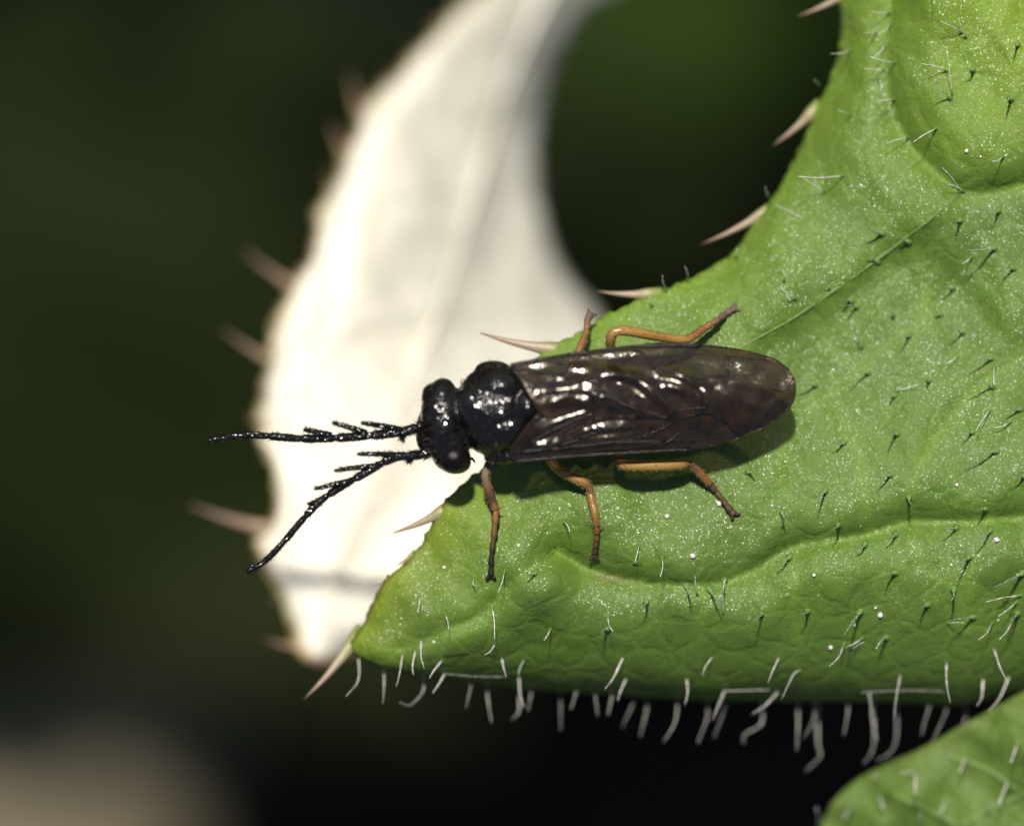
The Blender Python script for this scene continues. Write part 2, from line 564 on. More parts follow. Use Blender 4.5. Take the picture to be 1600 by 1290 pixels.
V_S = {k: catmull(v[0], 5) for k, v in veins.items()}

def leaf_h(X, Y):
    z = np.zeros_like(X)
    for k, (line, aL, aR, sL, sR) in veins.items():
        d, s, t = polydist(X, Y, V_S[k])
        win = np.ones_like(t)
        if k in ('side', 'rise', 'lower'):
            win = np.clip((1 - t) / 0.25, 0, 1) * np.clip(t / 0.2, 0, 1)
        if k == 'minor':
            win = np.clip(t / 0.2, 0, 1)
        a = np.where(s > 0, aR, aL); sc = np.where(s > 0, sR, sL)
        u = d / sc
        z += a * win * (u * np.exp(1 - u)) * np.where(s > 0, 1, 1)
    de, _, _ = polydist(X, Y, UPPER)
    wgt = np.interp(Y, [200, 420, 560], [1.0, 0.55, 0.12])
    z -= 1.25 * wgt * np.exp(-de / 95)
    dl, _, _ = polydist(X, Y, LOWLEFT)
    z -= 0.22 * np.exp(-dl / 40)
    z -= 0.55 * np.clip((700 - X) / 160, 0, 1) ** 1.5 * np.clip((Y - 820) / 150, 0, 1)
    z += 0.085 * wob(X, Y, 170) + 0.026 * wob(X, Y, 70, 6, 9) + 0.007 * wob(X, Y, 30, 6, 14)
    return z

def leaf_xyz(X, Y):
    X = np.asarray(X, float); Y = np.asarray(Y, float)
    R = Rr(X)
    vc = ys(X) - 100 * R
    s = np.maximum(Y - vc, 0) / 100
    th = np.minimum(s / R, 1.72)
    rest = np.maximum(s - 1.72 * R, 0)
    yy = np.where(Y > vc, vc + 100 * (R * np.sin(th) + rest * math.cos(1.72)), Y)
    dz = np.where(Y > vc, -R * (1 - np.cos(th)) - rest * math.sin(1.72), 0)
    z = leaf_h(X, Y) * np.clip(1 - s / 1.6, 0.25, 1) + dz
    k = (CAM_H - z) / CAM_H
    return (X - 800) / 100 * k, (645 - yy) / 100 * k, z

def lz(px, py):
    return float(leaf_h(np.array([float(px)]), np.array([float(py)]))[0])
def surf(px, py):
    a = leaf_xyz(np.array([float(px)]), np.array([float(py)]))
    return Vector((float(a[0][0]), float(a[1][0]), float(a[2][0])))
def unroll(px, py):
    """leaf coordinate v whose rolled position appears at py"""
    R = float(Rr(px)); vc = float(ys(px)) - 100 * R
    if py <= vc: return py
    q = min((py - vc) / 100 / R, 1.0)
    return vc + 100 * R * math.asin(q)

leaf = empty('thistle_leaf', W(1250, 750, -0.3))
tag(leaf, 'large hairy green thistle leaf with pale veins, insect resting on it', 'leaf', 'thistle leaves')
LO = Vector(leaf.location)
def keep(o):
    """parts keep world placement under an Empty"""
    o.matrix_parent_inverse = o.parent.matrix_world.inverted() if False else o.matrix_parent_inverse
    o.location = -LOC[o.parent.name] if o.parent.name in LOC else o.location
    return o
LOC = {}

out = [tuple(p) for p in catmull(UPPER, 6)][:-1] + [tuple(p) for p in catmull(LOWLEFT, 5)]
out += [tuple(p) for p in catmull([(545, 1008), (552, 1032), (566, 1058), (600, 1100), (660, 1150), (760, 1230), (860, 1300), (1100, 1345), (1400, 1360), (1850, 1370)], 5)][1:]
out += [(1850, y) for y in range(1340, -270, -40)] + [(x, -262) for x in range(1820, 1340, -40)]
out = out[:]
oarr = np.array(out)
# a slightly uneven, nibbled margin
dv = rng.normal(0, 1, len(oarr))
for i in range(len(oarr)):
    if oarr[i, 0] < 1330 and oarr[i, 1] > -200 and oarr[i, 1] < 1000:
        oarr[i] += rng.normal(0, 1.3, 2)
V, F, UV, ntop = sheet([tuple(p) for p in oarr], 7.5, leaf_xyz, 0.11)
me = mesh_from('leaf_blade', V, F)
X, Y = UV[:, 0], UV[:, 1]
def lerp(a, b, t): return a + (np.array(b) - a) * t[:, None]
pig = np.tile(np.array([0.112, 0.205, 0.036]), (len(X), 1))
yel = np.clip((X - 1330) / 200, 0, 1) * np.clip((330 - Y) / 260, 0, 1)
pig = lerp(pig, (0.21, 0.33, 0.022), yel * 0.9)
du, _, _ = polydist(X, Y, UPPER)
pig = lerp(pig, (0.20, 0.32, 0.03), np.exp(-du / 70) * 0.75)
dl, _, _ = polydist(X, Y, LOWLEFT)
pig = lerp(pig, (0.32, 0.38, 0.018), np.exp(-dl / 38) * np.clip((Y - 730) / 80, 0, 1) * 0.8)
pig = lerp(pig, (0.14, 0.055, 0.022), np.exp(-(dl / 4.5) ** 2) * 0.85)
for k in V_S:
    d, _, _ = polydist(X, Y, V_S[k])
    pig = lerp(pig, (0.17, 0.29, 0.04), np.exp(-(d / 11) ** 2) * 0.55)
for fv in flat_veins:
    d, _, _ = polydist(X, Y, catmull(fv, 4))
    pig = lerp(pig, (0.17, 0.30, 0.03), np.exp(-(d / 9) ** 2) * 0.5)
pig[ntop:] = (0.5, 0.5, 0.42)
# brown nibble scar by the main vein
d = np.hypot((X - 955) / 26, (Y - 903) / 7)
pig = lerp(pig, (0.22, 0.15, 0.07), np.exp(-d ** 2) * 0.7)
add_col(me, 'pigment', pig * np.array([0.69, 0.70, 0.44]))
def child(o, parent):
    o.parent = parent
    o.location = Vector(o.location) - Vector(parent.location)
    return o
blade = child(link('leaf_blade', me, M_LEAF), leaf)

def vein_tube(line, r0, r1, parent, name='vein', sink=0.72):
    q = catmull(line, 5)
    pts = []; rad = []
    for i, p in enumerate(q):
        s = surf(p[0], p[1]); r = r0 + (r1 - r0) * i / (len(q) - 1)
        pts.append(s - Vector((0, 0, r * sink))); rad.append(r * (1 + 0.12 * math.sin(i * 1.7)))
    v, f = tube_data(pts, rad, 8, 0.8)
    return child(link(name, mesh_from(name, v, f), M_VEIN), parent)
vein_tube(veins['crest'][0], 0.045, 0.03, leaf)
vein_tube(veins['side'][0], 0.05, 0.022, leaf)
vein_tube(veins['main'][0], 0.060, 0.038, leaf)
vein_tube(veins['lower'][0], 0.035, 0.018, leaf)
vein_tube(veins['rise'][0], 0.028, 0.016, leaf)
vein_tube(veins['minor'][0], 0.022, 0.034, leaf)
for fv in flat_veins:
    vein_tube(fv, 0.026, 0.014, leaf, 'vein', 0.85)

for b, t, wd in [((862, 546), (750, 520), 30), ((1012, 460), (933, 455), 24), ((1192, 334), (1095, 382), 24), ((1267, 178), (1207, 228), 25),
                 ((1316, -6), (1246, 26), 20), ((690, 800), (613, 833), 26), ((643, 868), (618, 884), 12), ((602, 908), (584, 914), 9), ((548, 1008), (475, 1092), 28)]:
    z = lz(*b)
    child(spine(leaf, b, t, wd, z - 0.03, z - 0.05 if b[0] > 600 else z + 0.25), leaf)

# hairs that overhang the rolled lower side: foot (on the roll) -> tip
fringe = [[(629, 1023), (619, 1072)], [(658, 1001), (663, 1045)], [(649, 1017), (646, 1054)], [(690, 1032), (671, 1059)], [(695, 1052), (676, 1082)],
          [(661, 1079), (641, 1101), (624, 1096)], [(773, 1007), (757, 1023)], [(784, 1028), (791, 1057)], [(818, 1032), (810, 1055)], [(811, 1059), (813, 1086), (820, 1104)],
          [(830, 1082), (825, 1110)], [(811, 1110), (800, 1123)], [(876, 1099), (876, 1140)], [(901, 1079), (892, 1108)], [(973, 1028), (958, 1059), (945, 1076)],
          [(978, 1061), (965, 1094)], [(957, 1084), (950, 1116)], [(990, 1096), (972, 1136)], [(1073, 1061), (1070, 1101)], [(1058, 1106), (1054, 1130), (1037, 1158)],
          [(1113, 1026), (1097, 1056)], [(1217, 1028), (1200, 1066)], [(1132, 1079), (1113, 1125)], [(1133, 1104), (1116, 1151)], [(1215, 1081), (1175, 1115)],
          [(1251, 1047), (1240, 1053), (1221, 1092)], [(1190, 1130), (1164, 1146), (1162, 1161)], [(1247, 1130), (1245, 1172)], [(1272, 1123), (1255, 1153)],
          [(1278, 1159), (1282, 1180), (1259, 1204)], [(1358, 1081), (1361, 1115)], [(1363, 1123), (1371, 1157)], [(1407, 1054), (1397, 1123)],
          [(1401, 1149), (1392, 1174), (1369, 1187)], [(1365, 1165), (1350, 1192)], [(1479, 1035), (1479, 1066), (1485, 1098)], [(1454, 1096), (1439, 1149)],
          [(1477, 1115), (1454, 1163)], [(1508, 1125), (1479, 1184)], [(1536, 1062), (1534, 1088), (1527, 1102)], [(1553, 1013), (1563, 1043), (1576, 1068)],
          [(1576, 1058), (1562, 1090), (1544, 1111)], [(735, 1075), (728, 1105)], [(762, 1090), (768, 1128)], [(1010, 1110), (1000, 1150)], [(1105, 1120), (1090, 1160)],
          [(560, 1062), (540, 1088)], [(600, 1075), (598, 1098)], [(1325, 1110), (1318, 1150)], [(930, 1085), (934, 1118)]]
for h in fringe:
    sil = float(ys(h[0][0]))
    b = h[0]
    over = max(0.0, b[1] - sil + 4)
    if over <= 0:
        v = unroll(b[0], b[1]); s = surf(b[0], v)
    else:
        # foot hidden further round the roll
        R = float(Rr(b[0])); s = surf(b[0], sil - 100 * R + 100 * R * (1.45 + 0.25 * rnd.random()) + over * 0.5)
    pts = [s]
    zz = s.z
    n = len(h)
    for i in range(0 if over > 0 else 1, n):
        px, py = h[i]
        zz_i = s.z + 0.6 * (i + 1 if over > 0 else i) / n + rnd.uniform(-0.05, 0.1)
        pts.append(W(px, py, zz_i))
    child(hair3(leaf, pts, 0.009 + 0.009 * rnd.random(), 0.18, False, M_FRINGE), leaf)

# hairs that lie over the blade: foot, tip, height of tip
lying = [((789, 890), (778, 926), .35), ((656, 929), (653, 954), .3), ((695, 958), (701, 983), .3), ((768, 944), (773, 998), .35), ((1582, 971), (1561, 999), .4),
         ((1551, 973), (1529, 999), .4), ((1386, 997), (1369, 1013), .3), ((1348, 1001), (1321, 1011), .3), ((1320, 1009), (1295, 1041), .45), ((1000, 850), (992, 878), .3),
         ((990, 880), (1000, 868), .3), ((1034, 870), (1032, 900), .4), ((880, 815), (890, 830), .3), ((1555, 570), (1553, 600), .5), ((1548, 640), (1525, 672), .5),
         ((1398, 612), (1436, 600), .25), ((1580, 658), (1552, 668), .25), ((1497, 556), (1478, 568), .25), ((1500, 296), (1472, 262), .5), ((1507, 300), (1482, 288), .4),
         ((1464, 200), (1427, 222), .5), ((1420, 214), (1385, 224), .45), ((1392, 38), (1370, 55), .5), ((1370, 52), (1350, 52), .5), ((1385, 70), (1362, 92), .5), ((1400, 98), (1358, 88), .5),
         ((1384, 108), (1350, 108), .45), ((1398, 155), (1372, 158), .45), ((1330, 78), (1298, 84), .5), ((1372, 118), (1376, 142), .4), ((1320, 274), (1246, 276), .6), ((1205, 318), (1255, 342), .5),
         ((1290, 300), (1250, 275), .5), ((1244, 468), (1220, 450), .4), ((1296, 452), (1288, 430), .4), ((1020, 478), (1015, 462), .3), ((1520, 400), (1503, 412), .35), ((1568, 244), (1551, 252), .4),
         ((1510, 60), (1498, 28), .4), ((1505, 52), (1470, 34), .4), ((1480, 112), (1440, 100), .4), ((1488, 150), (1480, 80), .5), ((1330, 180), (1310, 172), .4), ((1225, 440), (1222, 420), .3),
         ((1042, 456), (1035, 430), .4), ((1075, 440), (1070, 416), .4), ((1150, 402), (1152, 388), .3), ((1200, 305), (1196, 292), .3), ((1280, 132), (1272, 124), .3), ((1392, 20), (1362, 18), .4),
         ((950, 960), (958, 986), .3), ((860, 985), (850, 1000), .3), ((740, 905), (744, 915), .25), ((1090, 930), (1086, 900), .4), ((1130, 960), (1132, 905), .5), ((1222, 825), (1228, 800), .4),
         ((1330, 1020), (1350, 1002), .25), ((1590, 940), (1560, 962), .4), ((1598, 930), (1540, 940), .3), ((1480, 975), (1505, 972), .3)]
for b, t, hz in lying:
    s = surf(b[0], b[1])
    mid = ((b[0] + t[0]) / 2 + rnd.uniform(-3, 3), (b[1] + t[1]) / 2 + rnd.uniform(-3, 3))
    pts = [s, W(*mid, s.z + hz * 0.65), W(*t, s.z + hz)]
    child(hair3(leaf, pts, 0.0085 + 0.003 * rnd.random(), 0.5, True), leaf)

# hairs that stand up: where their shadows begin and end on the blade
stand = [((1276, 602), (1245, 622)), ((1358, 583), (1330, 612)), ((1555, 388), (1505, 430)), ((1490, 450), (1472, 470)), ((1505, 520), (1486, 542)), ((1420, 525), (1408, 552)), ((1395, 495), (1398, 500)),
         ((1470, 492), (1462, 496)), ((1550, 560), (1512, 588)), ((1552, 605), (1512, 625)), ((1520, 675), (1502, 694)), ((1558, 705), (1504, 738)), ((1402, 678), (1386, 708)), ((1318, 692), (1300, 712)),
         ((1392, 742), (1366, 772)), ((1290, 766), (1276, 808)), ((1540, 795), (1524, 815)), ((1420, 776), (1422, 812)), ((1398, 618), (1390, 634)), ((1452, 596), (1448, 608)), ((1345, 542), (1338, 534)),
         ((1400, 835), (1382, 863)), ((1352, 850), (1335, 875)), ((1235, 870), (1212, 900)), ((1495, 825), (1470, 850)), ((1548, 828), (1522, 868)), ((1515, 870), (1492, 912)), ((1598, 895), (1548, 955)),
         ((1522, 965), (1482, 998)), ((1345, 955), (1318, 1030)), ((1400, 895), (1380, 920)), ((1590, 960), (1578, 995)), ((1108, 920), (1128, 968)), ((1132, 905), (1128, 960)), ((1072, 915), (1080, 960)),
         ((1222, 800), (1226, 830)), ((1490, 920), (1484, 962)), ((1262, 955), (1250, 980)), ((1385, 1000), (1375, 1020)), ((1168, 738), (1180, 758)), ((1380, 365), (1352, 378)), ((1372, 410), (1352, 414)),
         ((1420, 378), (1405, 384)), ((1560, 330), (1548, 360)), ((1500, 345), (1492, 370)), ((1340, 480), (1325, 500)), ((1485, 155), (1455, 165)), ((1580, 155), (1568, 190)), ((1590, 70), (1580, 100)),
         ((1520, 110), (1508, 130)), ((1330, 470), (1318, 486)), ((950, 985), (942, 1008)), ((1310, 820), (1298, 850)), ((1600, 745), (1575, 765)), ((1450, 945), (1436, 968)), ((838, 895), (824, 912)),
         ((1585, 420), (1562, 446)), ((1190, 960), (1180, 990)), ((1010, 940), (1006, 968)), ((1595, 640), (1570, 660))]
sx, sy = SUN.x / SUN.z, SUN.y / SUN.z
for b, e in stand:
    s = surf(*b)
    L = math.hypot(e[0] - b[0], e[1] - b[1]) / 100
    hgt = 0.25 + 0.75 * L
    # tip stands where its shadow falls on e
    tip = Vector(((e[0] - 800) / 100 + sx * hgt, (645 - e[1]) / 100 + sy * hgt, s.z + hgt))
    base = Vector(s)
    mid = base.lerp(tip, 0.5) + Vector((rnd.uniform(-.03, .03), rnd.uniform(-.03, .03), 0.03))
    child(hair3(leaf, [base, mid, tip], 0.021 + 0.006 * rnd.random(), 0.25, True, M_CLEAR), leaf)

# silk threads along the rolled side
def thread(pts, r):
    q = catmull([tuple(p) for p in pts], 4)
    v, f = tube_data(q, [r] * len(q), 5)
    child(link('silk_thread', mesh_from('silk_thread', v, f), M_HAIR), leaf)
thread([W(1132, 1079, -0.9), W(1165, 1078, -0.85), W(1202, 1077, -0.92)], 0.005)
thread([W(698, 1052, -0.5), W(740, 1056, -0.5), W(792, 1057, -0.6)], 0.003)
thread([W(1345, 1081, -0.85), W(1420, 1078, -0.85), W(1478, 1080, -0.9)], 0.003)

# pollen specks sitting on the blade
sv = []
for px, py, r in [(1375, 962, .05), (1082, 868, .05), (1557, 843, .05), (1272, 898, .03), (1298, 1018, .035), (1510, 236, .035), (1368, 950, .025), (1042, 806, .04), (1495, 757, .03),
                  (678, 1004, .025), (694, 886, .03), (650, 930, .018), (1532, 245, .02), (1124, 787, .045)] + [(rnd.uniform(900, 1590), rnd.uniform(750, 1000), rnd.uniform(.010, .018)) for _ in range(12)]:
    s = surf(px, py)
    bm = bmesh.new()
    bmesh.ops.create_icosphere(bm, subdivisions=1, radius=r)
    for vv in bm.verts:
        vv.co = vv.co * rnd.uniform(.85, 1.15) + s + Vector((0, 0, r * .6))
    bm.verts.index_update()
    sv.append(([v.co.copy() for v in bm.verts], [tuple(v.index for v in f.verts) for f in bm.faces]))
    bm.free()
v, f = join_data(sv)
tag(child(link('pollen_speck', mesh_from('pollen_speck', v, f), M_SPECK), leaf), kind='stuff')

# ------------------------------------------------------------------ the green leaf below on the right
low = empty('thistle_leaf', W(1520, 1300, -2.2))
tag(low, 'small green thistle leaf half hidden beneath the big hairy one, lit along its margin', 'leaf', 'thistle leaves')
LOWO = [(1268, 1345), (1284, 1290), (1312, 1240), (1368, 1200), (1440, 1168), (1530, 1118), (1605, 1076), (1700, 1030), (1820, 980)]
def low_xyz(X, Y):
    d, s, t = polydist(X, Y, LOWO)
    z = -1.55 + 0.0022 * (X - 1500) - 0.25 * np.exp(-d / 45) - 0.0022 * (Y - 1150) + 0.0006 * (Y - 1150) + 0.14 * wob(X, Y, 160, 6, 3) + 0.05 * wob(X, Y, 60, 6, 5) - 0.0006 * (Y - 1150)
    k = (CAM_H - z) / CAM_H
    return (X - 800) / 100 * k, (645 - Y) / 100 * k, z
o2 = [tuple(p) for p in catmull(LOWO, 6)] + [(1900, 1100), (1900, 1300), (1850, 1500), (1600, 1600), (1400, 1560), (1300, 1450)]
V, F, UV, nt_ = sheet(o2, 12, low_xyz, 0.11)
me = mesh_from('leaf_blade', V, F)
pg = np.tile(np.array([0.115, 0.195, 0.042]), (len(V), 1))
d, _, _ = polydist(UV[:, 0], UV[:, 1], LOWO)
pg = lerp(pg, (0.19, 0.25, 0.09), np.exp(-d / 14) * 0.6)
pg[nt_:] = (0.5, 0.5, 0.42)
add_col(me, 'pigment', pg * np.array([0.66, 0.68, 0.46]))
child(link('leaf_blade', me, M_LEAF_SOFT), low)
def lowsurf(px, py):
    a = low_xyz(np.array([float(px)]), np.array([float(py)]))
    return Vector((float(a[0][0]), float(a[1][0]), float(a[2][0])))
for b, t, hz in [((1430, 1203), (1430, 1240), .6), ((1432, 1204), (1406, 1207), .5), ((1282, 1290), (1276, 1262), .8), ((1330, 1260), (1318, 1278), .5), ((1576, 1218), (1561, 1254), .6), ((1440, 1290), (1438, 1270), .5),
                 ((1372, 1240), (1380, 1262), .5), ((1510, 1180), (1500, 1205), .5), ((1540, 1270), (1550, 1250), .5), ((1590, 1160), (1580, 1190), .5), ((1370, 1205), (1368, 1215), .4), ((1480, 1250), (1470, 1270), .5)]:
    s = lowsurf(*b)
    child(hair3(low, [s, W((b[0] + t[0]) / 2, (b[1] + t[1]) / 2, s.z + hz * .6), W(*t, s.z + hz)], 0.018, 0.6), low)
for line in [[(1820, 1180), (1700, 1210), (1600, 1240), (1500, 1290), (1430, 1350)], [(1600, 1240), (1540, 1200), (1480, 1180)], [(1500, 1290), (1440, 1260), (1390, 1240)]]:
    q = catmull(line, 5)
    v, f = tube_data([lowsurf(p[0], p[1]) - Vector((0, 0, .02)) for p in q], [0.05] * len(q), 6)
    child(link('vein', mesh_from('vein', v, f), M_VEIN), low)

# ------------------------------------------------------------------ the pale leaf turned to show its felted underside
pale = empty('thistle_leaf', W(600, 700, -3.0))
tag(pale, 'bright white felted underside of a spiny leaf lobe behind the insect antennae', 'leaf', 'thistle leaves')
PL = [(880, -140), (800, -60), (745, -5), (692, 38), (640, 96), (596, 146), (566, 182), (546, 232), (520, 292), (502, 342), (488, 392), (456, 446), (440, 500), (420, 558), (410, 604), (407, 652), (416, 702), (428, 756), (427, 806), (406, 850), (424, 908), (452, 968), (466, 1006), (492, 1036), (530, 1026), (572, 1004)]
PR = [(572, 1004), (700, 960), (820, 820), (930, 640), (955, 560), (930, 492), (896, 452), (866, 396), (846, 326), (838, 256), (844, 184), (860, 112), (884, 62), (912, 10), (965, -20), (990, -60), (960, -110), (880, -140)]
def pale_xyz(X, Y):
    dl, _, _ = polydist(X, Y, PL)
    ax = np.interp(Y, [-140, 0, 200, 400, 600, 800, 1030], [790, 720, 600, 545, 500, 480, 500])
    z = np.interp(Y, [-140, 100, 350, 600, 800, 1040], [-10.5, -9.0, -6.4, -4.9, -4.4, -3.9])
    r = np.maximum(X - ax, 0) / 100
    fall = np.interp(Y, [0, 300, 520, 700, 900], [1.0, 0.9, 0.68, 0.2, 0.03])
    z = z - fall * (1.5 * r ** 1.3 + 0.06 * r ** 2)
    z -= 0.35 * np.exp(-dl / 30)
    for ln, a, sg in pale_veins:
        d, _, _ = polydist(X, Y, ln)
        z += a * np.exp(-(d / sg) ** 2)
    z += 0.12 * wob(X, Y, 240, 6, 2) + 0.05 * wob(X, Y, 90, 6, 8)
    k = (CAM_H - z) / CAM_H
    return (X - 800) / 100 * k, (645 - Y) / 100 * k, z
pale_veins = [(catmull([(900, -100), (800, 100), (740, 300), (680, 500), (600, 700), (540, 850), (490, 1030)], 4), 0.16, 30),
              (catmull([(740, 300), (640, 290), (560, 300)], 4), 0.10, 18), (catmull([(690, 480), (580, 500), (430, 560)], 4), 0.10, 18),
              (catmull([(610, 690), (520, 740), (430, 800)], 4), 0.10, 16), (catmull([(600, 905), (520, 895), (430, 880)], 4), 0.16, 14)]
# ragged margin with small teeth between the big spines
PLs = []
for i, p in enumerate(catmull(PL, 6)):
    k_ = 3.0 * math.sin(i * 0.83 + 2 * math.sin(i * 0.21)) + 5.0 * math.sin(i * 0.31 + 1) + rnd.uniform(-2.5, 2.5) if 2 < i < 148 else 0
    PLs.append((p[0] + k_, p[1] + k_ * 0.3))
o3 = PLs[:-1] + [tuple(p) for p in catmull(PR, 6)][:-1]
V, F, UV, nt_ = sheet(o3, 13, pale_xyz, 0.12)
me = mesh_from('leaf_blade', V, F)
pg = np.tile(np.array([0.70, 0.665, 0.56]), (len(V), 1))
dl, _, tl = polydist(UV[:, 0], UV[:, 1], PL)
pg = lerp(pg, (0.40, 0.36, 0.10), np.exp(-(dl / 9) ** 2) * 0.6)
pg = lerp(pg, (0.28, 0.13, 0.09), np.exp(-(dl / 5) ** 2) * 0.85)
pg[nt_:] = (0.09, 0.2, 0.04)
add_col(me, 'pigment', pg)
child(link('leaf_blade', me, M_FELT), pale)
def palez(px, py):
    return float(pale_xyz(np.array([float(px)]), np.array([float(py)]))[2][0])
for b, t, wd in [((566, 182), (546, 112), 34), ((540, 240), (517, 192), 34), ((456, 446), (380, 388), 32), ((420, 562), (346, 512), 30), ((408, 664), (384, 646), 26), ((424, 828), (296, 788), 46),
                 ((466, 1012), (412, 998), 26), ((458, 992), (446, 972), 16), ((520, 292), (508, 262), 18), ((692, 38), (668, 40), 18), ((440, 500), (432, 470), 12), ((620, 122), (604, 104), 12), ((502, 342), (488, 330), 12), ((430, 530), (420, 515), 10), ((412, 620), (398, 606), 12), ((418, 720), (404, 708), 10), ((408, 858), (392, 862), 12), ((436, 940), (420, 938), 12), ((650, 84), (640, 66), 10)]:
    z = palez(*b)
    child(spine(pale, b, t, wd * 0.78, z - 0.05, z + 0.15, PINK), pale)
pts = [Vector(np.array(pale_xyz(np.array([p[0]]), np.array([p[1]]))).ravel()) for p in PLs[4:-4]]
v, f = tube_data(pts, [0.045 + 0.018 * math.sin(i * 1.3) for i in range(len(pts))], 6)
child(link('margin', mesh_from('margin', v, f), plain('brown_margin', (0.13, 0.07, 0.035), 0.6, 0.0, 1.5, col2=(0.20, 0.19, 0.05))), pale)
for ln, a, sg in pale_veins[:1]:
    pts = [Vector(np.array(pale_xyz(np.array([p[0]]), np.array([p[1]]))).ravel()) - Vector((0, 0, .05)) for p in ln]
    v, f = tube_data(pts, [0.10 - 0.05 * i / len(pts) for i in range(len(pts))], 8)
    me = mesh_from('midrib', v, f)
    add_col(me, 'pigment', np.tile(np.array([0.70, 0.665, 0.56]), (len(v), 1)))
    child(link('midrib', me, M_FELT), pale)

# ------------------------------------------------------------------ the insect
ins = empty('sawfly', W(850, 650, 0.25))
tag(ins, 'black sawfly with comb-like antennae, smoky folded wings and amber legs on green leaf', 'insect')

def ell(c, r, rot=0.0, tilt=0.0, sub=4):
    bm = bmesh.new()
    bmesh.ops.create_icosphere(bm, subdivisions=sub, radius=1)
    from mathutils import Matrix
    Mx = Matrix.Rotation(rot, 3, 'Z') @ Matrix.Rotation(tilt, 3, 'Y')
    for v in bm.verts:
        q = v.co
        v.co = Mx @ Vector((q.x * r[0], q.y * r[1], q.z * r[2])) + c
    bm.verts.index_update()
    d = ([v.co.copy() for v in bm.verts], [tuple(v.index for v in f.verts) for f in bm.faces])
    bm.free()
    return d

parts = []
rz = math.radians(-9)            # the head is turned a little
# head: wide, short, rounded at both cheeks
parts += [ell(W(687, 640, 1.02), (0.29, 0.50, 0.44), rz), ell(W(703, 694, 1.0), (0.31, 0.42, 0.42), rz), ell(W(684, 622, 1.0), (0.255, 0.24, 0.34), rz),
          ell(W(672, 668, 0.80), (0.22, 0.42, 0.34), rz), ell(W(695, 664, 1.10), (0.27, 0.60, 0.40), rz), ell(W(690, 655, 1.28), (0.20, 0.30, 0.20), rz), ell(W(712, 720, 0.92), (0.24, 0.2, 0.3), rz)]
# neck
parts += [ell(W(722, 658, 0.92), (0.20, 0.24, 0.26))]
# thorax: a dome with a front lobe, two shoulder lobes and the scutellum standing proud
parts += [ell(W(775, 641, 0.98), (0.66, 0.72, 0.62)), ell(W(748, 637, 1.16), (0.40, 0.42, 0.42), 0, -0.12), ell(W(782, 606, 1.16), (0.44, 0.34, 0.42)), ell(W(788, 668, 1.16), (0.46, 0.35, 0.42)),
          ell(W(822, 634, 1.30), (0.24, 0.28, 0.28)), ell(W(787, 634, 1.32), (0.30, 0.34, 0.27)), ell(W(770, 578, 1.02), (0.28, 0.15, 0.24)), ell(W(790, 712, 0.98), (0.34, 0.13, 0.24), 0.1),
          ell(W(840, 642, 1.2), (0.34, 0.46, 0.30)), ell(W(800, 645, 0.72), (0.70, 0.56, 0.5))]
# abdomen
for i in range(9):
    t = i / 8
    px = 850 + 235 * t; py = 645 - 17 * t
    wd = 0.66 * math.sin(math.pi * (0.28 + 0.66 * t)) ** 0.7
    parts.append(ell(W(px, py, 0.86 - 0.30 * t), (0.24, wd, 0.42 * wd / 0.66), 0.05, 0, 3))
v, f = join_data(parts)
tmp = bpy.data.objects.new('tmp_body', mesh_from('tmp_body', v, f))
COL.objects.link(tmp)
rm = tmp.modifiers.new('r', 'REMESH'); rm.mode = 'VOXEL'; rm.voxel_size = 0.022; rm.use_smooth_shade = True
sm = tmp.modifiers.new('s', 'SMOOTH'); sm.iterations = 4; sm.factor = 0.5
dg = bpy.context.evaluated_depsgraph_get()
bme = bpy.data.meshes.new_from_object(tmp.evaluated_get(dg), preserve_all_data_layers=False, depsgraph=dg)
bpy.data.objects.remove(tmp)
bme.name = 'body'
bme.materials.clear()
body = child(link('body', bme, M_BODY), ins)

# eyes
for c, r in [((709, 715, 1.07), (0.265, 0.25, 0.35)), ((684, 616, 1.0), (0.245, 0.19, 0.33))]:
    v, f = ell(W(*c), r, rz)
    child(link('compound_eye', mesh_from('compound_eye', v, f), M_EYE if c[1] > 650 else M_BODY), ins)
# simple eyes on the crown, shoulder plates at the wing roots
for px, py in [(700, 642), (704, 660), (694, 652)]:
    v, f = ell(W(px, py, 1.45), (0.035, 0.035, 0.035), 0, 0, 2)
    child(link('ocellus', mesh_from('ocellus', v, f), M_EYE), ins)
for px, py, a in [(778, 574, 0.25), (800, 714, -0.2)]:
    v, f = ell(W(px, py, 1.16), (0.15, 0.07, 0.09), a, 0, 3)
    child(link('tegula', mesh_from('tegula', v, f), M_BODY), ins)
# pale collar corner and a mouth palp
v, f = ell(W(724, 598, 1.0), (0.05, 0.07, 0.08), 0.4, 0, 2)
child(link('collar_corner', mesh_from('collar_corner', v, f), plain('collar_pale', (0.35, 0.30, 0.2), 0.5)), ins)
child(tube('mouth_palp', [W(722, 722, .6), W(736, 716, .62), W(742, 722, .55)], [.03, .024, .012], M_ANT, ins, 6), ins)

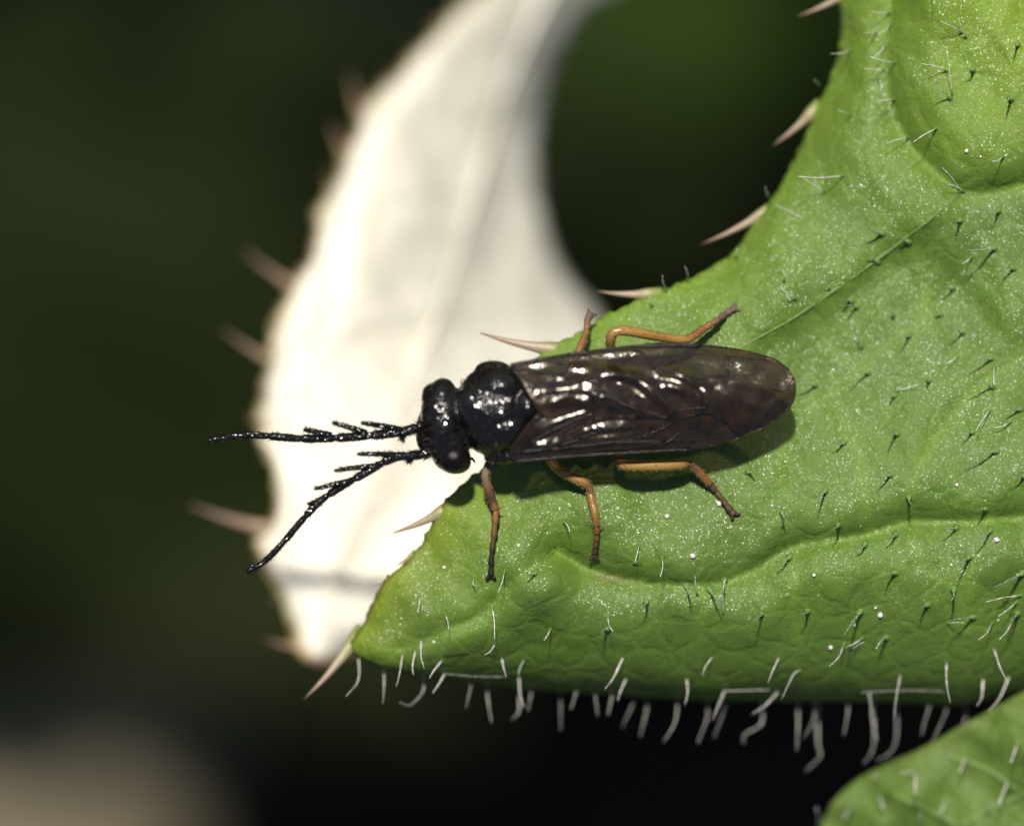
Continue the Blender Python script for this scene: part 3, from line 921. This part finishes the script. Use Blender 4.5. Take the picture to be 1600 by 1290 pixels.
# antennae
def antenna(main, zs, r0, r1, rami):
    q = catmull([(*p, z) for p, z in zip(main, zs)], 8)
    n = len(q)
    pts = [W(a[0], a[1], a[2]) for a in q]
    rad = []
    for i in range(n):
        t = i / (n - 1)
        seg = (t * 9) % 1
        rad.append((r0 + (r1 - r0) * t) * (0.92 - 0.24 * math.exp(-((seg - 0.04) / 0.07) ** 2) + 0.16 * seg) * (0.65 if i == n - 1 else 1))
    v, f = tube_data(pts, rad, 10)
    a = child(link('antenna', mesh_from('antenna', v, f), M_ANT), ins)
    bris = []
    def fuzz(pts, rad, step):
        for i in range(1, len(pts) - 1):
            d = (Vector(pts[i + 1]) - Vector(pts[i - 1])).normalized()
            for _ in range(step):
                an = rnd.uniform(0, 6.283)
                s = d.cross(Vector((0, 0, 1))).normalized(); u = s.cross(d)
                nrm = s * math.cos(an) + u * math.sin(an)
                p = Vector(pts[i]).lerp(Vector(pts[i + 1]), rnd.random()) + nrm * rad[i] * 0.9
                e = p + nrm * rnd.uniform(0.02, 0.045) + d * 0.035
                bris.append(tube_data([p, e], [0.006, 0.002], 3))
    fuzz(pts, rad, 7)
    for b, t, zb, zt, rr in rami:
        qq = catmull([(*b, zb), ((b[0] + t[0]) / 2, (b[1] + t[1]) / 2 + 0.03 * (t[0] - b[0]) * 0.4, (zb + zt) / 2), (*t, zt)], 5)
        pp = [W(x[0], x[1], x[2]) for x in qq]
        ra = [rr * (1 - 0.35 * i / (len(qq) - 1)) * (0.6 if i == len(qq) - 1 else 1) for i in range(len(qq))]
        v, f = tube_data(pp, ra, 8)
        o = link('antenna_branch', mesh_from('antenna_branch', v, f), M_ANT)
        o.parent = a
        o.location = (0, 0, 0)
        fuzz(pp, ra, 6)
    v, f = join_data(bris)
    o = link('bristles', mesh_from('bristles', v, f), M_ANT)
    o.parent = a
    tag(o, kind='stuff')
    for px, py, z in [(main[0][0], main[0][1], zs[0]), ((main[0][0] + main[1][0]) / 2, (main[0][1] + main[1][1]) / 2, zs[0])]:
        v, f = ell(W(px, py, z), (0.085, 0.075, 0.075), 0, 0, 2)
        o = link('antenna_socket', mesh_from('antenna_socket', v, f), M_ANT)
        o.parent = a
    return a
antenna([(668, 664), (652, 668), (630, 674), (580, 680), (525, 684), (470, 685), (420, 681), (380, 679), (345, 685), (324, 689)],
        [0.95, 0.95, 0.98, 1.0, 0.95, 0.85, 0.75, 0.68, 0.6, 0.55], 0.088, 0.044,
        [((628, 672), (564, 660), 1.0, 1.2, 0.056), ((572, 676), (519, 660), 1.0, 1.2, 0.052), ((518, 680), (474, 671), .95, 1.02, 0.052), ((630, 680), (627, 688), .95, .9, .05), ((462, 685), (446, 681), .85, .88, .03)])
antenna([(676, 704), (662, 710), (645, 711), (612, 716), (572, 738), (535, 759), (500, 783), (470, 815), (440, 850), (412, 878), (386, 893)],
        [0.9, 0.9, 0.92, 0.95, 0.95, 0.9, 0.82, 0.75, 0.68, 0.62, 0.55], 0.080, 0.040,
        [((626, 711), (558, 709), .95, 1.15, 0.050), ((584, 728), (522, 735), .95, 1.15, 0.050), ((542, 752), (491, 764), .92, 1.1, 0.046), ((500, 780), (481, 788), .82, .86, 0.035), ((643, 714), (637, 723), .9, .86, .05)])

# legs: femur and shin as one tapering shaft, the darker foot as its own piece
AMB = (0.23, 0.122, 0.028); DKB = (0.055, 0.030, 0.016); BLK = (0.012, 0.009, 0.007); YEL = (0.28, 0.165, 0.040); GRB = (0.11, 0.075, 0.055); ORG = (0.20, 0.085, 0.022)
def leg(shaft, foot):
    pts = [W(p[0], p[1], p[2]) for p in shaft]
    l = child(tone_tube('leg', pts, [p[3] * 0.88 for p in shaft], [p[4] for p in shaft], M_LEG, ins, 10, 6), ins)
    q = catmull([(*W(p[0], p[1], p[2]), p[3]) for p in foot], 8)
    n = len(q)
    rad = []
    for i in range(n):
        t = i / (n - 1); s = (t * 5) % 1
        rad.append(q[i][3] * (0.72 + 0.42 * s) if i < n - 1 else q[i][3] * 1.0)
    v, f = tube_data([Vector(a[:3]) for a in q], rad, 8)
    c0 = np.array(foot[0][4]); c1 = np.array(foot[-1][4])
    cols = np.repeat(np.array([c0 + (c1 - c0) * min(1, 1.6 * i / (n - 1)) for i in range(n)]), 8, 0)
    me = mesh_from('tarsus', v, f)
    add_col(me, 'tone', cols)
    o = link('tarsus', me, M_TARSUS); o.parent = l
    # two claws and the short spurs
    e = Vector(q[-1][:3]); d = (e - Vector(q[-5][:3])); d.z = 0; d.normalize(); s = Vector((-d.y, d.x, 0))
    for k in (-1, 1):
        v, f = tube_data([e - d * .03, e + d * .03 + s * k * .06 + Vector((0, 0, .02)), e + d * .06 + s * k * .085 - Vector((0, 0, .02))], [.035, .025, .006], 6)
        me = mesh_from('claw', v, f); add_col(me, 'tone', np.tile(np.array(foot[-1][4]), (len(v), 1)))
        o = link('claw', me, M_TARSUS); o.parent = l
    k0 = Vector(q[0][:3]); s2 = Vector((0.7, 0.35, 0.1)).normalized()
    v, f = tube_data([k0, k0 + s2 * .13], [.014, .004], 5)
    me = mesh_from('spur', v, f); add_col(me, 'tone', np.tile(np.array(DKB), (len(v), 1)))
    o = link('spur', me, M_TARSUS); o.parent = l
    # fine setae along the shaft
    br = []
    Q = catmull([(*p, s_[3]) for p, s_ in zip(pts, shaft)], 6)
    for i in range(4, len(Q) - 1):
        for _ in range(4):
            d = (Vector(Q[i + 1][:3]) - Vector(Q[i][:3])).normalized()
            an = rnd.uniform(0, 6.283); a_ = d.cross(Vector((0, 0, 1))).normalized(); u = a_.cross(d)
            nn = a_ * math.cos(an) + u * math.sin(an)
            p = Vector(Q[i][:3]).lerp(Vector(Q[i + 1][:3]), rnd.random()) + nn * Q[i][3] * .9
            br.append(tube_data([p, p + nn * .03 + d * .05], [.005, .0015], 3))
    v, f = join_data(br)
    o = link('setae', mesh_from('setae', v, f), M_SETA); o.parent = l; tag(o, kind='stuff')
def G(px, py, up=0.05): return lz(px, py) + up
# front leg beside the head
leg([(782, 690, .55, .10, BLK), (774, 716, .62, .10, DKB), (765, 728, .68, .10, GRB), (759, 741, .68, .070, (0.24, .17, .09)), (761, 757, .58, .080, (.20, .11, .05)), (768, 778, .48, .078, DKB), (775, 797, G(775, 797, .3), .065, ORG)],
    [(775, 797, G(775, 797, .3), .06, ORG), (772, 832, G(772, 832, .2), .05, (.10, .05, .02)), (768, 868, G(768, 868, .1), .042, BLK), (767, 900, G(767, 900), .05, BLK)])
leg([(848, 690, .5, .09, DKB), (857, 714, .62, .09, (.26, .2, .07)), (872, 733, .66, .09, YEL), (896, 747, .64, .088, AMB), (912, 754, .62, .090, AMB), (921, 763, .60, .066, ORG), (923, 774, .56, .074, AMB), (929, 800, G(929, 800, .22), .070, AMB), (932, 822, G(932, 822, .16), .06, ORG)],
    [(932, 822, G(932, 822, .16), .06, ORG), (932, 840, G(932, 840, .12), .05, DKB), (930, 856, G(930, 856, .1), .05, DKB), (929, 870, G(929, 870), .06, DKB)])
leg([(972, 690, .55, .10, BLK), (966, 712, .78, .10, DKB), (972, 724, .86, .105, YEL), (990, 727, .85, .10, YEL), (1030, 727, .78, .10, YEL), (1066, 725, .68, .095, AMB), (1077, 724, .62, .066, (.10, .05, .025)), (1090, 736, .50, .078, ORG), (1110, 757, .34, .065, ORG)],
    [(1110, 757, .34, .06, (.10, .05, .03)), (1122, 772, .24, .05, DKB), (1136, 790, G(1136, 790, .1), .055, DKB), (1147, 804, G(1147, 804), .065, DKB)])
leg([(958, 575, .6, .10, BLK), (955, 548, .75, .085, BLK), (954, 530, .82, .085, (.16, .09, .03)), (962, 518, .84, .085, YEL), (985, 518, .80, .085, YEL), (1030, 526, .66, .085, AMB), (1066, 531, .52, .075, YEL), (1082, 526, .42, .075, ORG), (1100, 513, .30, .070, ORG)],
    [(1100, 513, .30, .065, ORG), (1118, 502, .2, .055, GRB), (1134, 490, G(1134, 490, .08), .055, GRB), (1149, 481, G(1149, 481, .04), .065, GRB)])
leg([(880, 600, .5, .09, BLK), (895, 570, .45, .07, DKB), (904, 549, .38, .065, ORG), (911, 532, .30, .062, ORG), (917, 515, .2, .055, (.2, .11, .04))],
    [(917, 515, .2, .055, (.2, .11, .04)), (917, 506, .12, .05, GRB), (918, 499, .04, .055, GRB), (922, 492, -.05, .065, GRB)])
leg([(775, 600, .5, .10, BLK), (782, 578, .45, .08, DKB), (796, 580, .38, .07, ORG), (815, 590, .3, .06, ORG)],
    [(815, 590, .3, .055, ORG), (826, 588, .2, .05, DKB), (836, 586, .1, .05, DKB), (846, 584, G(846, 584, .05), .055, DKB)])

# wings, folded flat over the back
def roof(X, Y):
    t = np.clip((X - 800) / 440, -0.1, 1)
    c = 642 - 26 * t
    zc = 1.62 - 0.30 * t - 0.55 * np.clip((t - 0.45), 0, 1) ** 1.2
    return zc - 0.30 * (np.abs(Y - c) / 78) ** 2.2
def make_wing(outline, lift, ridges, vlist, mot=3):
    def fn(X, Y):
        z = roof(X, Y) + lift
        for ln, a, s in ridges:
            d, _, t = polydist(X, Y, catmull(ln, 4))
            z = z + 1.25 * a * np.exp(-(d / (s * 1.15)) ** 2) * np.clip(np.minimum(t, 1 - t) / 0.15, 0.25, 1)
        z = z + 0.008 * wob(X, Y, 50, 6, mot) + 0.002 * wob(X, Y, 17, 6, mot + 5)
        k = (CAM_H - z) / CAM_H
        return (X - 800) / 100 * k, (645 - Y) / 100 * k, z
    oo = [tuple(p) for p in catmull(outline, 6, True)]
    V, F, UV, n = sheet(oo, 4.2, fn, 0.012)
    wg = child(link('forewing', mesh_from('forewing', V, F), M_WING), ins)
    for ln, r in vlist:
        q = catmull(ln, 5)
        A = np.array(q); x, y, z = fn(A[:, 0], A[:, 1])
        pts = [Vector((x[i], y[i], z[i] + r * 0.35)) for i in range(len(q))]
        v, f = tube_data(pts, [r * (1 - 0.35 * i / len(q)) * (1 + .1 * math.sin(i * 2.1)) for i in range(len(q))], 7)
        o = link('wing_vein', mesh_from('wing_vein', v, f), M_WVEIN); o.parent = wg
    return wg
# the wing underneath (its leading edge runs along the side of the near legs)
w2 = [(796, 704), (818, 672), (850, 640), (900, 636), (980, 622), (1060, 612), (1120, 625), (1168, 662), (1160, 682), (1120, 695), (1080, 703), (1000, 707), (900, 713), (840, 719), (806, 722)]
make_wing(w2, 0.0, [([(805, 716), (880, 708), (960, 700), (1030, 696)], 0.06, 7), ([(815, 700), (890, 692), (960, 684), (1010, 680)], 0.06, 6), ([(830, 680), (880, 655), (930, 640)], 0.05, 7), ([(850, 700), (900, 665), (950, 645)], 0.04, 6), ([(980, 690), (1040, 660), (1100, 650)], 0.02, 10), ([(868, 694), (930, 670), (990, 668)], 0.05, 6), ([(1000, 690), (1050, 684), (1100, 682)], 0.03, 7)],
          [([(804, 721), (900, 712), (1000, 706), (1080, 702)], 0.034), ([(812, 706), (890, 698), (970, 690), (1040, 690)], 0.026), ([(826, 694), (880, 664), (930, 644)], 0.022), ([(850, 704), (905, 668), (950, 648)], 0.018),
           ([(970, 692), (1030, 672), (1056, 655)], 0.018), ([(1040, 692), (1060, 676), (1056, 655)], 0.016), ([(1056, 655), (1104, 640), (1150, 668)], 0.014), ([(870, 700), (940, 672), (1000, 665)], 0.016)])
# the wing on top
w1 = [(796, 572), (815, 567), (870, 556), (950, 545), (1010, 539), (1090, 537), (1150, 545), (1208, 560), (1234, 578), (1244, 604), (1237, 634), (1204, 663), (1160, 679), (1134, 662), (1104, 646), (1056, 656), (1012, 652), (960, 652), (915, 652), (872, 654), (845, 648), (828, 622), (812, 592)]
make_wing(w1, 0.05, [([(842, 612), (900, 606), (952, 622), (1015, 650)], 0.07, 9), ([(905, 596), (965, 584), (1007, 599), (1046, 644)], 0.06, 8), ([(1020, 575), (1062, 585), (1100, 605)], 0.06, 7), ([(1099, 604), (1103, 622), (1106, 640)], 0.04, 6),
                     ([(850, 582), (900, 592), (940, 600), (990, 620)], 0.045, 7), ([(800, 572), (900, 556), (1000, 545), (1090, 541)], 0.05, 6), ([(1104, 591), (1157, 596), (1222, 612)], 0.015, 7), ([(1040, 555), (1130, 560), (1190, 562)], 0.02, 8),
                     ([(872, 572), (935, 578), (988, 592)], 0.045, 6), ([(925, 620), (975, 622), (1012, 634)], 0.045, 6), ([(1028, 600), (1060, 606), (1086, 624)], 0.035, 7), ([(848, 632), (890, 622), (930, 632)], 0.05, 7), ([(1115, 600), (1150, 622), (1190, 640)], 0.018, 9)],
          [([(798, 571), (870, 557), (950, 546), (1010, 540), (1095, 538)], 0.034), ([(1008, 541), (1040, 539), (1092, 540)], 0.050), ([(800, 574), (850, 581), (900, 592), (945, 602), (1000, 622)], 0.032), ([(858, 566), (912, 568), (965, 585), (1012, 599), (1046, 640), (1054, 660)], 0.024),
           ([(985, 546), (1007, 553), (1017, 575), (1017, 598)], 0.020), ([(1017, 575), (1065, 585), (1099, 604), (1104, 638)], 0.022), ([(1017, 575), (1070, 560), (1086, 553), (1135, 556), (1200, 562)], 0.015), ([(1070, 542), (1072, 558)], 0.014),
           ([(1136, 556), (1140, 570), (1137, 584)], 0.014), ([(1090, 590), (1137, 586), (1160, 595), (1222, 612)], 0.014), ([(870, 612), (930, 612), (985, 635), (1052, 656)], 0.022), ([(1054, 641), (1104, 638), (1136, 660)], 0.014),
           ([(1092, 538), (1150, 545), (1208, 560), (1234, 578)], 0.012)])
# downy pubescence round head and thorax
br = []
vs_ = bme.vertices
for _ in range(700):
    vv = vs_[rnd.randrange(len(vs_))]
    p = vv.co
    if p.x > 0.6 or p.z < 0.6: continue
    n = vv.normal
    br.append(tube_data([p, p + n * rnd.uniform(.04, .08) + Vector((-.02, 0, 0))], [.003, .001], 3))
v, f = join_data(br)
tag(child(link('pubescence', mesh_from('pubescence', v, f), M_SETA), ins), kind='stuff')

# ------------------------------------------------------------------ plants far below; the green ones have shade put into their dark colour
def back_leaf(c, z, L, Wd, ang, col, label, name='shade_toned_leaf', cat='leaf', roll=0.25, group='leaves deep in the undergrowth', tilt=(0, 0)):
    k = (CAM_H - z) / CAM_H
    root = empty(name, ((c[0] - 800) / 100 * k, (645 - c[1]) / 100 * k, z))
    tag(root, label, cat, group)
    nx, ny = 40, 14
    v = []; f = []
    for j in range(ny + 1):
        for i in range(nx + 1):
            t = i / nx; s = j / ny * 2 - 1
            wd = Wd * math.sin(math.pi * min(1, t * 0.97 + 0.02)) ** 0.75 * (1 + 0.10 * math.sin(t * 40) * abs(s))
            x = (t - 0.5) * L; y = s * wd
            zz = -roll * abs(s) ** 1.5 * wd - 0.12 * L * (t - 0.4) ** 2 + 0.03 * Wd * math.sin(t * 25 + s * 4) + x * tilt[0] + y * tilt[1]
            v.append((x, y, zz))
    n = len(v)
    v += [(a, b, cc - 0.3) for a, b, cc in v]
    for j in range(ny):
        for i in range(nx):
            q = (j * (nx + 1) + i, j * (nx + 1) + i + 1, (j + 1) * (nx + 1) + i + 1, (j + 1) * (nx + 1) + i)
            f.append(q); f.append(tuple(a + n for a in q[::-1]))
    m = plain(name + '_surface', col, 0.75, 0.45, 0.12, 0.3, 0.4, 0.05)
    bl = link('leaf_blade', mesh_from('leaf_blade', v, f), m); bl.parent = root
    pts = [((t - .5) * L, 0, -0.12 * L * (t - 0.4) ** 2 + (t - .5) * L * tilt[0]) for t in np.linspace(0, 0.97, 14)]
    vv, ff = tube_data(pts, [Wd * 0.05 * (1 - 0.8 * i / 13) for i in range(14)], 8)
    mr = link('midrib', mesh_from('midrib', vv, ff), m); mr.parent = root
    root.rotation_euler = (0, 0, math.radians(ang))
    return root
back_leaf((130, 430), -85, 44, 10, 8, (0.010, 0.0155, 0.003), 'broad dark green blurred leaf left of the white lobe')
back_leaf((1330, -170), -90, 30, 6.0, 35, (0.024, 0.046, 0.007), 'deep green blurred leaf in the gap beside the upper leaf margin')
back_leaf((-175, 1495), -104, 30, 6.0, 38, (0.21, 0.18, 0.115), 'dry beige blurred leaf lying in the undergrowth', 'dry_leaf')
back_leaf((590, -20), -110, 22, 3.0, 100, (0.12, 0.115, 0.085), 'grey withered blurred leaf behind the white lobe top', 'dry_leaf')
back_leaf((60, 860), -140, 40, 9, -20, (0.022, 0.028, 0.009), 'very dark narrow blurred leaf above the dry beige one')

# unseen leaves added towards the sun to shade the ground and back leaves
def added_shade_leaves():
    parts = []
    for i in range(1000):
        near = i < 300
        y = rnd.uniform(16, 48) if near else 56 + 100 * (i - 300) / 700
        x = rnd.uniform(-75, 45); z = rnd.uniform(-32, -12) - 0.1 * max(0, 50 - y)
        if near and abs(x + 30) < 20 and abs(y - 24) < 17: continue
        L = rnd.uniform(3.0, 5.5) if near else rnd.uniform(13, 20); wd = L * rnd.uniform(.22, .34); a = rnd.uniform(0, 6.283)
        tx, ty = rnd.uniform(-.3, .3), rnd.uniform(-.3, .3)
        v = []; f = []
        for k in range(9):
            t = k / 8
            w_ = wd * math.sin(math.pi * (0.03 + 0.94 * t)) ** .8
            for s_ in (-1, 0, 1):
                lx = (t - .5) * L; ly = s_ * w_
                v.append((x + lx * math.cos(a) - ly * math.sin(a), y + lx * math.sin(a) + ly * math.cos(a), z + tx * lx + ty * ly - .3 * abs(s_) * w_ - .03 * lx * lx / 3))
        for k in range(8):
            for j in range(2):
                q = k * 3 + j
                f.append((q, q + 1, q + 4, q + 3))
        parts.append((v, f))
    V, F = join_data(parts)
    o = link('undergrowth', mesh_from('undergrowth', V, F), plain('added_shade_leaf', (0.035, 0.07, 0.015), 0.6, 0.4, 0.2))
    tag(o, 'mass of added green leaves, out of view, shading the soil', 'undergrowth', kind='stuff')
added_shade_leaves()
